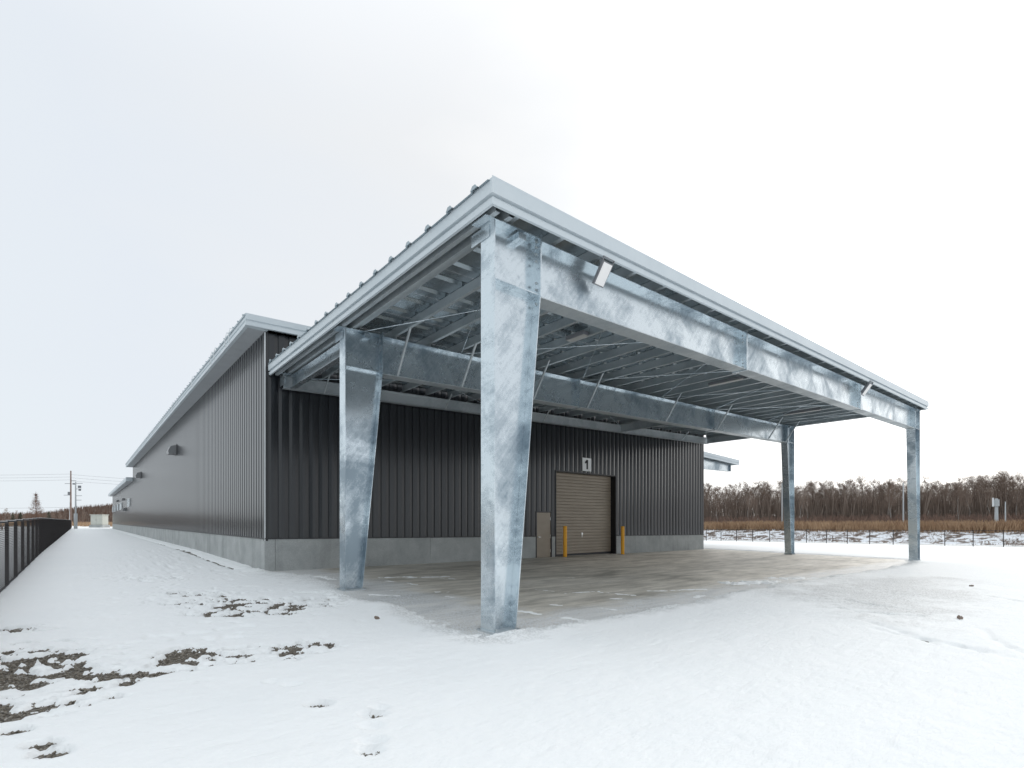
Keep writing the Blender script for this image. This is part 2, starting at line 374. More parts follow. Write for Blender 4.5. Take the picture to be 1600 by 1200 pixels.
def snow_fields(X, Y):
    n1 = fbm(X*1.3, Y*1.3, 5, 3); n2 = fbm(X*5.5, Y*7.5, 4, 11); n3 = fbm(X*.35, Y*.35, 3, 21); n4 = fbm(X*17, Y*19, 3, 31)
    near = np.exp(-np.maximum(0, np.hypot(X-3, Y-6) - 16)/14)
    T = .034 + (.011*n1 + .0085*n2 + .0036*n4)*near + .012*n3*near
    # bare gravel patches
    D = np.zeros(X.shape)
    for (cx, cy), rx, ry, am in GRAVEL:
        r, d = CY, SY
        a = (X-cx)*CY - (Y-cy)*SY; b2 = (X-cx)*SY + (Y-cy)*CY
        D = np.maximum(D, am*np.exp(-((a/rx)**2 + (b2/ry)**2)*.50))
    n5 = fbm(X*3.2+9, Y*5.0, 4, 51)
    s = D + np.minimum(D*1.3, .8)*(1.0*n2 + .5*n1 + 1.05*n5 + .8*n4)
    T = np.minimum(T, (.50 - s)*.22 + .004*n4)
    pk = vnoise(X*4.3+31, Y*3.1, 71)*.6 + vnoise(X*9, Y*7, 73)*.4
    zone = np.exp(-((X-1.6-.08*(Y-10))/1.7)**2)*((Y > 6) & (Y < 30))
    T = T - .034*np.clip((pk-.36)*5, 0, 1)*zone
    # swept apron
    sd_ = poly_sd(X, Y, BARE) + .22*n1 + .16*n2 + .05*n4
    Ta = sd_*.20
    for p, q, w_ in STREAK:
        ds = seg_d(X, Y, p, q)
        Ta = np.maximum(Ta, ((w_*.75 + w_*1.7*n2 + .6*w_*n1 + w_*.9*n4) - ds)*.14)
    T = np.minimum(T, np.where(sd_ < 1.2, Ta, 1))
    # drift banked at the apron's edge and round the corner column
    T = T + .030*np.exp(-((sd_-.35)/.22)**2)*(.6+.7*n1)
    for cx, cy, rr, hh in ((4.35, 5.45, .28, .07), (4.95, 5.35, .3, .05), (5.4, 5.3, .35, .05)):
        T = T + hh*np.exp(-((X-cx)**2+(Y-cy)**2)/rr**2)*(.8+.6*n2)
    for (cx, cy), r_, dp in PRINT:
        a = (X-cx)*CY - (Y-cy)*SY; b2 = (X-cx)*SY + (Y-cy)*CY
        q = np.hypot(a/r_/1.45, b2/r_/.95)
        T = T - 2.5*dp*np.clip((1.22-q)*2.6, 0, 1)*(1+.55*n4) + .005*np.exp(-((q-1.35)/.3)**2)
    for line in RUT:
        for p, q in zip(line, line[1:]):
            T = T - .030*np.exp(-(seg_d(X, Y, p, q)/.07)**2)*(.7+.6*n2)
    # trickle line along the plinth
    T = T - .05*np.exp(-((X-3.55+.1*n1)/.14)**2)*(Y > 17)*np.exp(-np.maximum(0, Y-60)/20)*.9
    T = np.where((X > -1.75) & (X < -1.0) & (Y > 4), T - .045*np.exp(-((X+1.25)/.10)**2)*(.6+.9*n2), T)
    c = poly_sd(X, Y, [at(1215,925), at(1320,905), at(1480,905), at(1490,930), at(1440,975), at(1330,960)])
    thin = np.clip(.9 - (c+.6)*.6 + .9*n1 + .6*n2, 0, 1)*np.clip(1.2-(c)*.8, 0, 1)*.75
    thin = np.maximum(thin, np.clip(1-np.abs(sd_-.15)/.35, 0, 1)*.55)
    c2 = poly_sd(X, Y, [at(420,897), at(480,902), at(530,925), at(500,915)])
    thin = np.maximum(thin, np.clip(.5-c2*.9+.5*n2, 0, 1)*.8)
    return np.maximum(T, -.05), thin
sx = axis([(-900, -120, 130), (-120, -20, 4), (-20, -1.8, .7), (-1.8, 6, .03), (6, 16, .06), (16, 32, .16), (32, 70, 1.2), (70, 160, 9), (160, 900, 120)])
sy = axis([(-400, -10, 65), (-10, .3, .7), (.3, 10, .03), (10, 17.6, .06), (17.6, 40, .35), (40, 140, 2), (140, 300, 16), (300, 1200, 150)])
XX, YY = np.meshgrid(sx, sy); TT, TH = snow_fields(XX, YY)
snow = link('snow_ground', grid_mesh('snow_ground', sx, sy, lambda X, Y: G(X, Y) + TT, M['snow'], lambda X, Y: TH)); snow['kind'] = 'structure'
# loose stones in the bare patches
mk = (TT < -.010) & (XX < 4.0) & (YY > 3) & (YY < 13) & (XX > -2)
ci = np.argwhere(mk); stn = MB()
if len(ci):
    pick = ci[rng.integers(0, len(ci), 13000)]
    for iy, ix in pick:
        x = sx[ix] + rng.uniform(-.02, .02); y = sy[iy] + rng.uniform(-.02, .02); r = .006 + .013*rng.random()**2
        z = g(x, y) - .012 + r*.45; a = rng.uniform(0, 3.14); c, s = math.cos(a), math.sin(a); k = rng.uniform(.6, 1.0)
        nb = len(stn.v)
        stn.v += [(x+r*c, y+r*s, z), (x-r*s*k, y+r*c*k, z+r*.1), (x-r*c, y-r*s, z), (x+r*s*k, y-r*c*k, z-r*.1), (x+r*.2, y, z+r*.65), (x, y, z-r*.7)]
        for j in range(4):
            stn.f += [(nb+j, nb+(j+1) % 4, nb+4), (nb+(j+1) % 4, nb+j, nb+5)]
    o = stn.build('gravel', M['stone']); o['kind'] = 'stuff'

apron = link('concrete_apron', None, None, (16.5, 10.5, 0)); apron['kind'] = 'structure'
xe = [3.2, 8.0, 12.3, 16.6, 20.9, 25.2, 29.6]; ye = [5.15, 8.3, 11.4, 16.3]
for i in range(len(xe)-1):
    for j in range(len(ye)-1):
        x0, x1, y0, y1 = xe[i]+.006, xe[i+1]-.006, ye[j]+.006, ye[j+1]-.006
        b_ = MB().box(x0, y0, -.15, x1, y1, 0); b_.move(lambda x, y, z: (x, y, z + g(x, y)))
        b_.build('slab', M['apron'], apron)

# ------------------------------------------------------------------ canopy
X0, X1, RP = 4.447, 28.90, .0295
R1a, R1b, R2a, R2b = 5.63, 5.95, 10.93, 11.25
PZ = lambda x: RP*(x - X0)
can = thing('loading_canopy', 'open galvanised steel canopy with a flat ribbed roof in front of the roller door', 'canopy', (X0, R1a, 0))
Gv, Gd = M['galv'], M['galv_dull']
def sh(mb): return mb.move(lambda x, y, z: (x, y, z + PZ(x)))
def bolts(mb, x, y, zs, r=.017, dirn=-1):
    for z in zs:
        mb.tube([(x, y, z), (x + dirn*.022, y, z)], r, 6)
def column(xo, sgn, y0, y1):
    yc = (y0+y1)/2; zb = g(xo, y0) - .02; zk = 4.98 + PZ(xo + sgn*.9); zt = 5.85 + PZ(xo)
    X = lambda d: xo + sgn*d
    web = MB(); P = [(X(.014), zb), (X(.385), zb), (X(.88), zk), (X(.88), 5.85+PZ(X(.88))), (X(.014), zt)]
    web.loft([[(x, yy, z) for x, z in P] for yy in (yc-.006, yc+.006)])
    c = web.build('column', Gv, can)
    MB().box(min(X(0), X(.014)), y0, zb, max(X(0), X(.014)), y1, zt).build('outer_flange', Gv, c)
    f = MB(); f.loft([[(X(d), yy, z) for d, z in ((.386, zb), (.40, zb), (.895, zk), (.881, zk))] for yy in (y0, y1)]); f.build('inner_flange', Gv, c)
    MB().box(min(X(.872), X(.896)), y0-.02, zk, max(X(.872), X(.896)), y1+.02, 5.93+PZ(X(.88))).build('end_plate', Gv, c)
    st = MB().box(min(X(.015), X(.87)), y0+.015, zk+.02, max(X(.015), X(.87)), yc-.007, zk+.034)
    st.box(min(X(.015), X(.87)), yc+.007, zk+.02, max(X(.015), X(.87)), y1-.015, zk+.034); st.build('stiffener', Gv, c)
    cp = MB().box(min(X(-.16), X(.871)), y0-.01, 5.851, max(X(-.16), X(.871)), y1+.01, 5.866)
    sh(cp).build('cap_plate', Gv, c)
    br = MB().box(min(X(-.012), X(-.002)), yc-.05, zt-.20, max(X(-.012), X(-.002)), y1+.22, zt-.02); br.build('eave_bracket', Gv, c)
    bp = MB().box(min(X(-.05), X(.45)), y0-.05, zb-.01, max(X(-.05), X(.45)), y1+.05, zb+.045); bp.build('base_plate', Gd, c)
    for dx_ in (.02, .38):
        for yy in (y0-.015, y1+.015):
            MB().tube([(X(dx_), yy, zb+.02), (X(dx_), yy, zb+.085)], .016, 6).build('anchor_bolt', Gd, c)
    bl = MB(); xb = X(.870) 
    for yy in (y0+.07, y1-.07): bolts(bl, xb, yy, [zk-.10+.0, zk+.12, zk+.22, zk+.55, zk+.66, zk+.77, zk+.85], .018, -sgn)
    bl.build('bolt_row', Gd, c)['kind'] = 'stuff'
    ld = MB().box(min(X(.45), X(.60)), yc-.16, zt-.10, max(X(.45), X(.60)), yc-.007, zt-.01); ld.build('rod_lug', Gv, c)
    return c
for (xo, sg) in ((X0, 1), (X1, -1)):
    for ya, yb in ((R1a, R1b), (R2a, R2b)): column(xo, sg, ya, yb)
secs = [(X0+.897, 12.06), (12.06, 20.5), (20.5, X1-.897)]
for ya, yb in ((R1a, R1b), (R2a, R2b)):
    yc = (ya+yb)/2
    for i, (xa, xb) in enumerate(secs):
        r = sh(MB().box(xa, yc-.006, 4.985, xb, yc+.006, 5.845)).build('rafter', Gv, can)
        sh(MB().box(xa, ya+.01, 5.838, xb, yb-.01, 5.850)).build('top_flange', Gv, r)
        sh(MB().box(xa, ya, 4.968, xb, yb, 4.984)).build('bottom_flange', Gd, r)
        if i < 2:
            for q in (-.021, .001): sh(MB().box(xb+q, ya-.02, 4.94, xb+q+.02, yb+.02, 5.88)).build('splice_plate', Gv, r)
            bl = MB()
            for yy in (ya+.07, yb-.07):
                bolts(bl, xb-.021, yy, [5.04, 5.12, 5.2, 5.62, 5.7, 5.78], .018, -1)
            sh(bl).build('bolt_row', Gd, r)['kind'] = 'stuff'
def ibeam(mb, p, q, zt, d, fw, tf=.012, tw=.008):    # I section between plan points p and q
    p, q = Vector((*p, 0)), Vector((*q, 0)); dr = (q-p).normalized(); s = Vector((dr.y, -dr.x, 0))
    for w_, z0, z1 in ((fw, zt-tf, zt), (tw, zt-d+tf, zt-tf), (fw, zt-d, zt-d+tf)):
        mb.loft([[c + s*a*w_/2 + Vector((0, 0, zz)) for a, zz in ((-1, z0), (1, z0), (1, z1), (-1, z1))] for c in (p, q)])
    return mb
sh(ibeam(MB(), (4.55, 15.78), (28.75, 15.78), 5.85, .365, .20)).build('wall_beam', Gd, can)
for x in (4.78, 12.1, 20.3, 28.55):
    sh(ibeam(MB(), (x, R2b+.01), (x, 15.67), 5.84, .35, .17)).build('tie_beam', Gv if x < 5 else Gd, can)
hb = sh(MB().box(4.50, 15.45, 5.56, 4.515, 15.95, 5.90)); hb.box(4.42, 15.5, 5.86+0, 4.8, 15.62, 5.88); hb.build('beam_bracket', Gv, can)
# purlins along the depth
NP = 27; pm = None
def zsec():
    mb = MB(); t = .004
    for q in ((-.07, 0, 0, t), (-t, t, 0, .235), (0, .239-t, .07, .239), (-.07, t, -.07+t, .022)):
        x0_, z0_, x1_, z1_ = q; x0_, x1_ = min(x0_, x1_), max(x0_, x1_)
        mb.box(x0_, 0, z0_, x1_, 10.5, z1_)
    return mb
pmesh = zsec().mesh('purlin', M['purlin'])
cmesh = MB().box(.001, 0, -.065, .009, .14, .20).box(-.09, 0, -.067, .05, .14, -.062).mesh('cleat', Gd)
for i in range(NP):
    x = X0 + .36 + i*.9285
    p = link('purlin', pmesh, can, (x - X0, 5.46 - R1a, 5.93 + PZ(x)))
    for yy in (R1a+.09, R2a+.09): link('cleat', cmesh, p, (0, yy-5.46, 0))
# ribbed roof sheets, each .62 m wide, running along the slope
pw = .62; prof = [(0, 0), (.21, 0), (.265, .050), (.345, .050), (.40, 0), (.62, 0)]
xa, xb = 4.15, 29.18
rm = MB(); k = 12
for j in range(len(prof)-1):
    (a0, h0), (a1, h1) = prof[j], prof[j+1]
    rm.poly([(xa, a0, h0+PZ(xa)), (xb, a0, h0+PZ(xb)), (xb, a1, h1+PZ(xb)), (xa, a1, h1+PZ(xa))])
rmesh = rm.mesh('roof_panel', M['deck'], (X0, 0, 0))
cap_mesh = MB().loft([[(4.145, a_, h_) for a_, h_ in ((.225, 0), (.385, 0), (.34, .054), (.27, .054))], [(4.135, a_, h_) for a_, h_ in ((.225, 0), (.385, 0), (.34, .054), (.27, .054))]]).mesh('rib_cap', M['deck'], (X0, 0, 0))
ROOFZ = 6.172
for i in range(17):
    y = 5.40 + i*pw
    p = link('roof_panel', rmesh, can, (0, y - R1a, ROOFZ + (.001 if i % 2 else 0)))
    link('rib_cap', cap_mesh, p, (0, 0, 0))
# fascia with a shadow groove, mitred at the corners
FP = [(-.016, 6.240), (-.016, 6.192), (0, 6.186), (0, 6.000), (-.060, 5.994), (-.060, 5.962), (-.022, 5.958), (-.012, 5.948), (-.022, 5.938), (-.030, 5.872), (-.075, 5.872), (-.075, 5.884), (-.066, 5.886), (-.066, 6.15), (-.13, 6.205), (-.13, 6.252), (-.03, 6.247)]
FPS = [(-.016, 6.214), (-.016, 6.176), (0, 6.170)] + FP[3:14] + [(-.05, 6.16), (-.05, 6.18), (-.03, 6.211)]
xl, xr, yf, ybk = 4.19, 29.15, 5.36, 16.0
def pl(fn, prof): return [fn(o_, z_) for o_, z_ in prof]
Lb = lambda P: pl(lambda o_, z_: (xl-o_, ybk, z_), P); Lc = lambda P: pl(lambda o_, z_: (xl-o_, yf-o_, z_), P)
Rc = lambda P: pl(lambda o_, z_: (xr+o_, yf-o_, z_), P); Rb = lambda P: pl(lambda o_, z_: (xr+o_, ybk, z_), P)
def neg(P): return [(-o_ if False else o_, z_) for o_, z_ in P]
# inward offsets are negative: left face moves +x, front face moves +y, right face moves -x
sh(MB().loft([Lb(FPS), Lc(FPS)])).build('fascia', M['fascia'], can)
sh(MB().loft([Lc(FP), Rc(FP)])).build('fascia', M['fascia'], can)
sh(MB().loft([Rc(FPS), Rb(FPS)])).build('fascia', M['fascia'], can)
sh(MB().box(4.36, 5.5, 5.87, 4.368, 15.9, 6.12).box(4.368, 5.5, 5.87, 4.44, 15.9, 5.876).box(4.60, 5.5, 5.88, 4.606, 15.9, 6.13).box(4.606, 5.5, 5.88, 4.68, 15.9, 5.886)).build('eave_channel', Gd, can)
sh(MB().box(28.95, 5.5, 5.88, 28.958, 15.9, 6.12).box(28.88, 5.5, 5.88, 28.95, 15.9, 5.886)).build('eave_channel', Gd, can)
# flange braces, roof rods, struts
for x in (5.72, 7.56, 10.1, 12.44, 16.9, 20.75, 25.8, 27.8):
    MB().bar((x, R2a+.01, 5.0+PZ(x)), (x-.02, 10.28, 5.96+PZ(x)), .045, .045).build('flange_brace', Gd, can)
    MB().bar((x+.1, R2b-.01, 5.0+PZ(x)), (x+.1, 11.9, 5.96+PZ(x)), .045, .045).build('flange_brace', Gd, can)
for x in (5.72, 10.1, 15.0, 20.75, 25.8):
    MB().bar((x, 15.67, 5.5+PZ(x)), (x, 15.25, 5.95+PZ(x)), .04, .04).build('flange_brace', Gd, can)
nd = [4.85, 7.6, 12.3, 16.7, 20.7, 25.8, 28.5]
for xa_, xb_ in zip(nd, nd[1:]):
    for (ya_, yb_) in ((R1b-.1, R2a+.1), (R2a+.1, R1b-.1)):
        MB().tube([(xa_, ya_, 5.87+PZ(xa_)), (xb_, yb_, 5.87+PZ(xb_))], .009, 6).build('bracing_rod', M['galv'], can)
for xa_, xb_ in ((4.85, 12.1), (12.1, 20.3), (20.3, 28.5)):
    for (ya_, yb_) in ((R2b, 15.7), (15.7, R2b)):
        MB().tube([(xa_, ya_, 5.80+PZ(xa_)), (xb_, yb_, 5.80+PZ(xb_))], .009, 6).build('bracing_rod', M['galv'], can)

# ------------------------------------------------------------------ warehouse
WX, WY, WX1, WE, AE = 4.15, 16.09, 28.79, 65.7, 109.7
wh = thing('warehouse', 'long charcoal ribbed warehouse with a concrete plinth and a taupe roller door', 'warehouse', (WX, WY, 0))
def side_prof(nr=3, pitch=.30, dep=.036):
    P = []
    for k in range(nr):
        o_ = k*pitch; P += [(o_, 0), (o_+.03, 0), (o_+.052, dep), (o_+.248, dep), (o_+.270, 0)]
    P.append((nr*pitch, 0)); return P
def clad_prof(nr=1, pitch=.30, dep=.036):
    P = []
    for k in range(nr):
        o_ = k*pitch
        P += [(o_, -.012), (o_+.019, -.012), (o_+.021, .015), (o_+.108, dep), (o_+.192, dep), (o_+.279, .015), (o_+.281, -.012)]
    P.append((nr*pitch, -.012)); return P
def clad_mesh(name, prof, z0, z1, axis_):
    mb = MB(); mb.v = []
    for a_, h_ in prof:
        for z in (z0, z1): mb.v.append((a_, -h_, z) if axis_ == 'x' else (-h_, a_, z))
    for j in range(len(prof)-1):
        mb.f.append((2*j, 2*j+2, 2*j+3, 2*j+1) if axis_ == 'x' else (2*j+2, 2*j, 2*j+1, 2*j+3))
    return mb.mesh(name, M['clad'])
DX0, DX1, DH = 16.18, 20.38, 3.80
MX0, MX1, MH = 14.98, 15.88, 1.98
pan = clad_mesh('cladding_panel', clad_prof(), 0, 1, 'x')
npan = 82
for i in range(npan):
    x = 4.18 + .30*i; c = x + .15
    zb_ = .66 if not (MX0 < c < MX1 or DX0 < c < DX1) else (MH if c < MX1 else DH)
    zt_ = 7.12 + RP*(x-WX)
    o = link('cladding_panel', pan, wh, (x-WX, 0, zb_)); o.scale.z = zt_-zb_
side3 = clad_mesh('wall_sheet', side_prof(3), 0, 1, 'y')
ns = int((WE-WY)/.9)+1
for i in range(ns):
    o = link('wall_sheet', side3, wh, (0, .02+.9*i, .7)); o.scale = (1, (WE-WY)/ns/.9, 7.14-.7); o.location.y = .02 + i*(WE-WY-.04)/ns
# core behind the sheets, far walls
core = MB().box(WX+.05, WY+.45, .0, WX1-.05, WE, 7.1).box(WX+.05, WY+.05, DH+.03, WX1-.03, WY+.449, 7.1).box(WX+.03, WY+.03, -.3, MX0-.03, WY+.448, DH+.02).box(DX1+.03, WY+.03, -.4, WX1-.03, WY+.448, DH+.02)
core.box(MX1+.02, WY+.03, -.3, DX0-.03, WY+.448, DH+.02)
core.build('wall_core', M['trim'], wh)
er = clad_mesh('east_wall', clad_prof(3), 0, 1, 'y')
for i in range(ns):
    o = link('east_wall_sheet', er, wh, (WX1-WX, .02 + i*(WE-WY-.04)/ns, .6)); o.scale = (-1, (WE-WY)/ns/.9, 7.2)
MB().box(WX-.045, WY-.045, 1.0, WX+.05, WY-.040, 7.15).box(WX-.045, WY-.04, 1.0, WX-.040, WY+.08, 7.15).build('corner_trim', M['trim'], wh)
MB().box(WX-.052, WY-.052, 1.0, WX-.022, WY-.046, 7.12).build('corner_glint', M['corner'], wh)  # pale strip painted in for the light caught on the trim edge
MB().box(WX1-.10, WY-.045, .72, WX1+.045, WY-.04, 7.3).box(WX1+.04, WY-.04, .72, WX1+.045, WY+.1, 7.3).build('corner_trim', M['trim'], wh)
fall = lambda x: -.0133*(x-WX)
# concrete plinth blocks and dark drip flashing
def plinth(xa_, xb_):
    b_ = MB().box(xa_+.005, WY-.042, -.45, xb_-.005, WY+.028, 1.05); b_.move(lambda x, y, z: (x, y, z + fall(x) if z > 0 else z)); b_.build('plinth_block', M['concrete'], wh)
for e_ in ([4.11, 4.40, 7.0, 9.7, 12.35, MX0-.05], [MX1+.04, DX0-.06], [DX1+.05, 22.0, 23.2, 25.97, WX1+.04]):
    for a_, b_ in zip(e_, e_[1:]): plinth(a_, b_)
for a_, b_ in ((4.11, MX0-.05), (DX1+.05, WX1+.045), (MX1+.04, DX0-.05)):
    q = MB().box(a_, WY-.062, 1.052, b_, WY-.036, 1.085); q.move(lambda x, y, z: (x, y, z+fall(x))); q.build('drip_flashing', M['trim'], wh)
y_ = WY-.041
while y_ < AE-.2:
    y2 = min(y_+2.9, AE)
    MB().box(WX-.042, y_+.006, -.3, WX+.028, y2-.006, 1.05).build('plinth_block', M['concrete'], wh); y_ = y2
MB().box(WX-.062, WY-.036, 1.052, WX-.036, WE, 1.085).build('drip_flashing', M['trim'], wh)
MB().box(WX+.029, WY+.03, -.3, WX+.2, AE-.05, 1.0).build('plinth_core', M['concrete'], wh)
# roller door
rd = MB().box(DX0-.05, WY+.30, -.2, DX1+.05, WY+.33, DH+.1).build('roller_door', M['taupe'], wh)
nsl = 26; sh_ = (DH-.02)/nsl
sl = MB(); pr = [(0, 0), (-.014, .012), (-.018, sh_*.45), (-.012, sh_*.8), (0, sh_-.010), (.012, sh_-.004), (.012, 0)]
sl.loft([[(xx, y, z) for y, z in pr] for xx in (0, DX1-DX0)])
slm = sl.mesh('slat', M['taupe'])
for i in range(nsl): link('slat', slm, rd, (DX0-WX, .285, -.02 + .04 + i*sh_))
MB().box(DX0, WY+.255, -.1, DX1, WY+.284, .06).build('bottom_rail', M['trim'], rd)
h_ = MB().box(18.16, WY+.235, .93, 18.26, WY+.266, 1.03).box(18.19, WY+.24, .80, 18.22, WY+.262, .93); h_.build('handle', M['steel'], rd)
MB().box(DX0-.05, WY-.05, -.2, DX0, WY+.30, DH).box(DX1, WY-.05, -.3, DX1+.05, WY+.30, DH).box(DX0-.05, WY-.05, DH, DX1+.05, WY+.30, DH+.05).build('door_surround', M['trim'], wh)
MB().box(DX1-.006, WY-.04, -.3, DX1-.001, WY+.27, DH-.01).build('guide_channel', M['black'], wh)
# personnel door
dz = g(15.4, 16) 
dl = MB().box(MX0+.03, WY-.01, dz+.01, MX1-.03, WY+.03, MH-.03).build('personnel_door', M['taupe'], wh)
MB().box(MX0+.10, WY-.07, .86, MX0+.13, WY-.01, .92).box(MX0+.10, WY-.075, .875, MX0+.24, WY-.06, .895).build('handle', M['steel'], dl)
MB().box(MX1-.06, WY-.022, 1.62, MX1-.035, WY-.008, 1.75).box(MX1-.06, WY-.022, .82, MX1-.035, WY-.008, .98).box(MX1-.06, WY-.022, .2, MX1-.035, WY-.008, .33).build('hinge', M['steel'], dl)
MB().box(MX0-.045, WY-.035, -.2, MX0+.028, WY+.04, MH).box(MX1-.028, WY-.035, -.2, MX1+.03, WY+.04, MH).box(MX0-.045, WY-.035, MH-.028, MX1+.03, WY+.04, MH+.03).build('door_frame', M['trim'], wh)
# eaves, soffit, roof of the main hall
def eave_run(root, xw, ya, yb, zs, drop, mt='fascia'):
    Q = [(0, drop), (0, .16), (.03, .15), (.03, .115), (.008, .105), (.008, 0), (.10, 0), (.10, .02), (.05, .03), (.05, drop-.02)]
    P = lambda y: [(xw-.60+o_, y, zs+z_) for o_, z_ in Q]
    MB().loft([P(yb), P(ya)]).build('eave_fascia', M[mt], root)
    n_ = int((yb-ya)/.8)
    for i in range(n_):
        a_ = ya + .02 + i*(yb-ya-.04)/n_; b_ = ya + .02 + (i+1)*(yb-ya-.04)/n_
        MB().box(xw-.50, a_+.004, zs+.012, xw+.02, b_-.004, zs+.03).build('soffit_board', M['soffit'], root)
eave_run(wh, WX, 15.86, WE+.35, 7.13, .33)
rf = MB()
for a_, b_, h0, h1 in ((0, .5, 0, 0),):
    pass
rf.loft([[(x, yy, 7.40+RP*(x-WX)+dz_) for x, dz_ in ((3.52, 0), (29.4, 0), (29.4, .05), (3.52, .05))] for yy in (15.82, WE+.3)])
roof = rf.build('roof', M['deck'], wh)
nr = int((WE-15.9)/.62)
seam = MB().loft([[(x, a_, h_+RP*(x-WX)) for a_, h_ in ((0, 0), (.06, 0), (.045, .03), (.015, .03))] for x in (3.50, 29.4)]).mesh('roof_seam', M['deck'], (WX, 0, 0))
for i in range(nr): link('roof_seam', seam, roof, (0, 15.95+.62*i-WY, 7.451))
gq = [(0, .33), (0, .16), (.03, .15), (.03, .115), (.008, .105), (.008, 0), (.10, 0), (.10, .02), (.05, .03), (.05, .31), (.2, .33)]
MB().loft([[(x, 15.80+o_, 7.13+z_+RP*(x-3.55)) for o_, z_ in gq] for x in (3.545, 29.4)]).build('gable_fascia', M['fascia'], wh)
MB().box(3.65, 15.91, 7.14, WX, 16.05, 7.40).build('eave_return', M['fascia'], wh)
for yy in (17.6, 18.1, 19.9, 20.5, 24.5, 30.5, 42):
    MB().tube([(3.75, yy, 7.52), (3.52, yy+.02, 7.54), (3.47, yy+.03, 7.30), (3.50, yy+.05, 7.10)], .014, 5).build('snow_stop', M['corner'], wh)
def hood(y, z, root, s=1.):
    h = MB(); pr = [(0, 0), (-.38*s, -.02*s), (-.42*s, .14*s), (-.30*s, .42*s), (0, .50*s)]
    h.loft([[(WX-.03+x, yy, z+zz) for x, zz in pr] for yy in (y+.75*s, y)])
    o = h.build('vent_hood', M['hoodm'], root)
    MB().box(WX-.06, y-.05*s, z-.05*s, WX-.032, y+.80*s, z+.55*s).build('vent_flange', M['trim'], o)
M['hoodm'] = mat('vent hood steel', (.25, .255, .265), .35, .5)
hood(33.9, 5.34, wh); hood(56.0, 5.43, wh)

# lower annex behind, same line
ax = thing('low_annex', 'lower charcoal annex with a row of small windows at the far end of the warehouse', 'building', (WX, WE, 0))
na = int((AE-WE)/.9)
for i in range(na):
    o = link('wall_sheet', side3, ax, (.0, .03+i*(AE-WE-.03)/na, .7)); o.scale = (1, (AE-WE)/na/.9, 5.70-.7)
MB().box(WX+.03, WE+.03, 0, WX1-1, AE-.03, 5.7).build('wall_core', M['trim'], ax)
MB().box(WX-.062, WE+.02, 1.052, WX-.036, AE, 1.085).build('drip_flashing', M['trim'], ax)
eave_run(ax, WX, WE+.02, AE+.4, 5.68, .36)
MB().box(3.56, WE+.03, 6.0, WX1-1, AE+.3, 6.08).build('roof', M['deck'], ax)
MB().box(3.60, WE+.015, 5.69, WX-.05, WE+.05, 6.02).build('eave_return', M['fascia'], ax)
for y0_, y1_, z0_, z1_ in ((69.0, 72.4, 3.15, 4.05), (83.2, 87.4, 3.05, 3.95), (90.6, 94.0, 3.05, 3.95), (97.8, 101.2, 3.0, 3.9), (104.6, 108.2, 3.0, 3.9)):
    wn = MB().box(WX-.14, y0_, z0_, WX-.04, y1_, z0_+.06).box(WX-.14, y0_, z1_-.06, WX-.04, y1_, z1_).box(WX-.14, y0_, z0_+.06, WX-.04, y0_+.06, z1_-.06).box(WX-.14, y1_-.06, z0_+.06, WX-.04, y1_, z1_-.06).box(WX-.12, (y0_+y1_)/2-.03, z0_+.06, WX-.05, (y0_+y1_)/2+.03, z1_-.06).build('window', M['winframe'], ax)
    MB().box(WX-.09, y0_+.05, z0_+.05, WX-.07, y1_-.05, z1_-.05).build('pane', M['pane'], wn)
hood(76.0, 2.75, ax, .8); hood(79.3, 4.1, ax, .6); hood(92.4, 4.3, ax, .6)

# side canopy on the far right flank
sc_ = thing('side_canopy', 'small cantilevered canopy sticking out beyond the right end of the warehouse', 'canopy', (WX1, 17.5, 0))
zt_ = lambda x: 6.12 - .04*(x-31.3)
xe0, xe1 = WX1+.05, 36.0
Q = [(0, .0), (0, -.19), (.03, -.20), (.03, -.235), (.008, -.245), (.008, -.345), (.1, -.345), (.06, -.02)]
MB().loft([[(x, 17.3+o_, zt_(x)+z_) for o_, z_ in Q] for x in (xe0, xe1)]).build('fascia', M['fascia'], sc_)
MB().loft([[(x, yy, zt_(x)-.10+q_) for x, q_ in ((xe0, 0), (xe1-.02, 0), (xe1-.02, .03), (xe0, .03))] for yy in (17.38, 29.5)]).build('roof', M['deck'], sc_)
MB().box(xe1-.03, 17.33, zt_(xe1)-.34, xe1, 29.5, zt_(xe1)-.01).build('fascia', M['fascia'], sc_)
for yy in (17.75, 23.4, 29.2):
    bm_ = MB(); P = [(xe0, 5.05), (35.4, 5.12), (35.4, zt_(35.4)-.36), (xe0, zt_(xe0)-.36)]
    bm_.loft([[(x, y, z) for x, z in P] for y in (yy-.006, yy+.006)]); b2 = bm_.build('bracket_beam', Gv, sc_)
    MB().loft([[(x, y, z) for x, z in ((xe0, 5.035), (35.41, 5.105), (35.41, 5.119), (xe0, 5.049))] for y in (yy-.12, yy+.12)]).build('flange', Gv, b2)
    MB().box(35.402, yy-.12, 5.121, 35.416, yy+.12, zt_(35.4)-.37).build('end_plate', Gv, b2)
for i in range(7):
    x = xe0+.4+i*1.05; MB().box(x, 17.4, zt_(x)-.355, x+.07, 29.4, zt_(x)-.115).build('purlin', Gd, sc_)

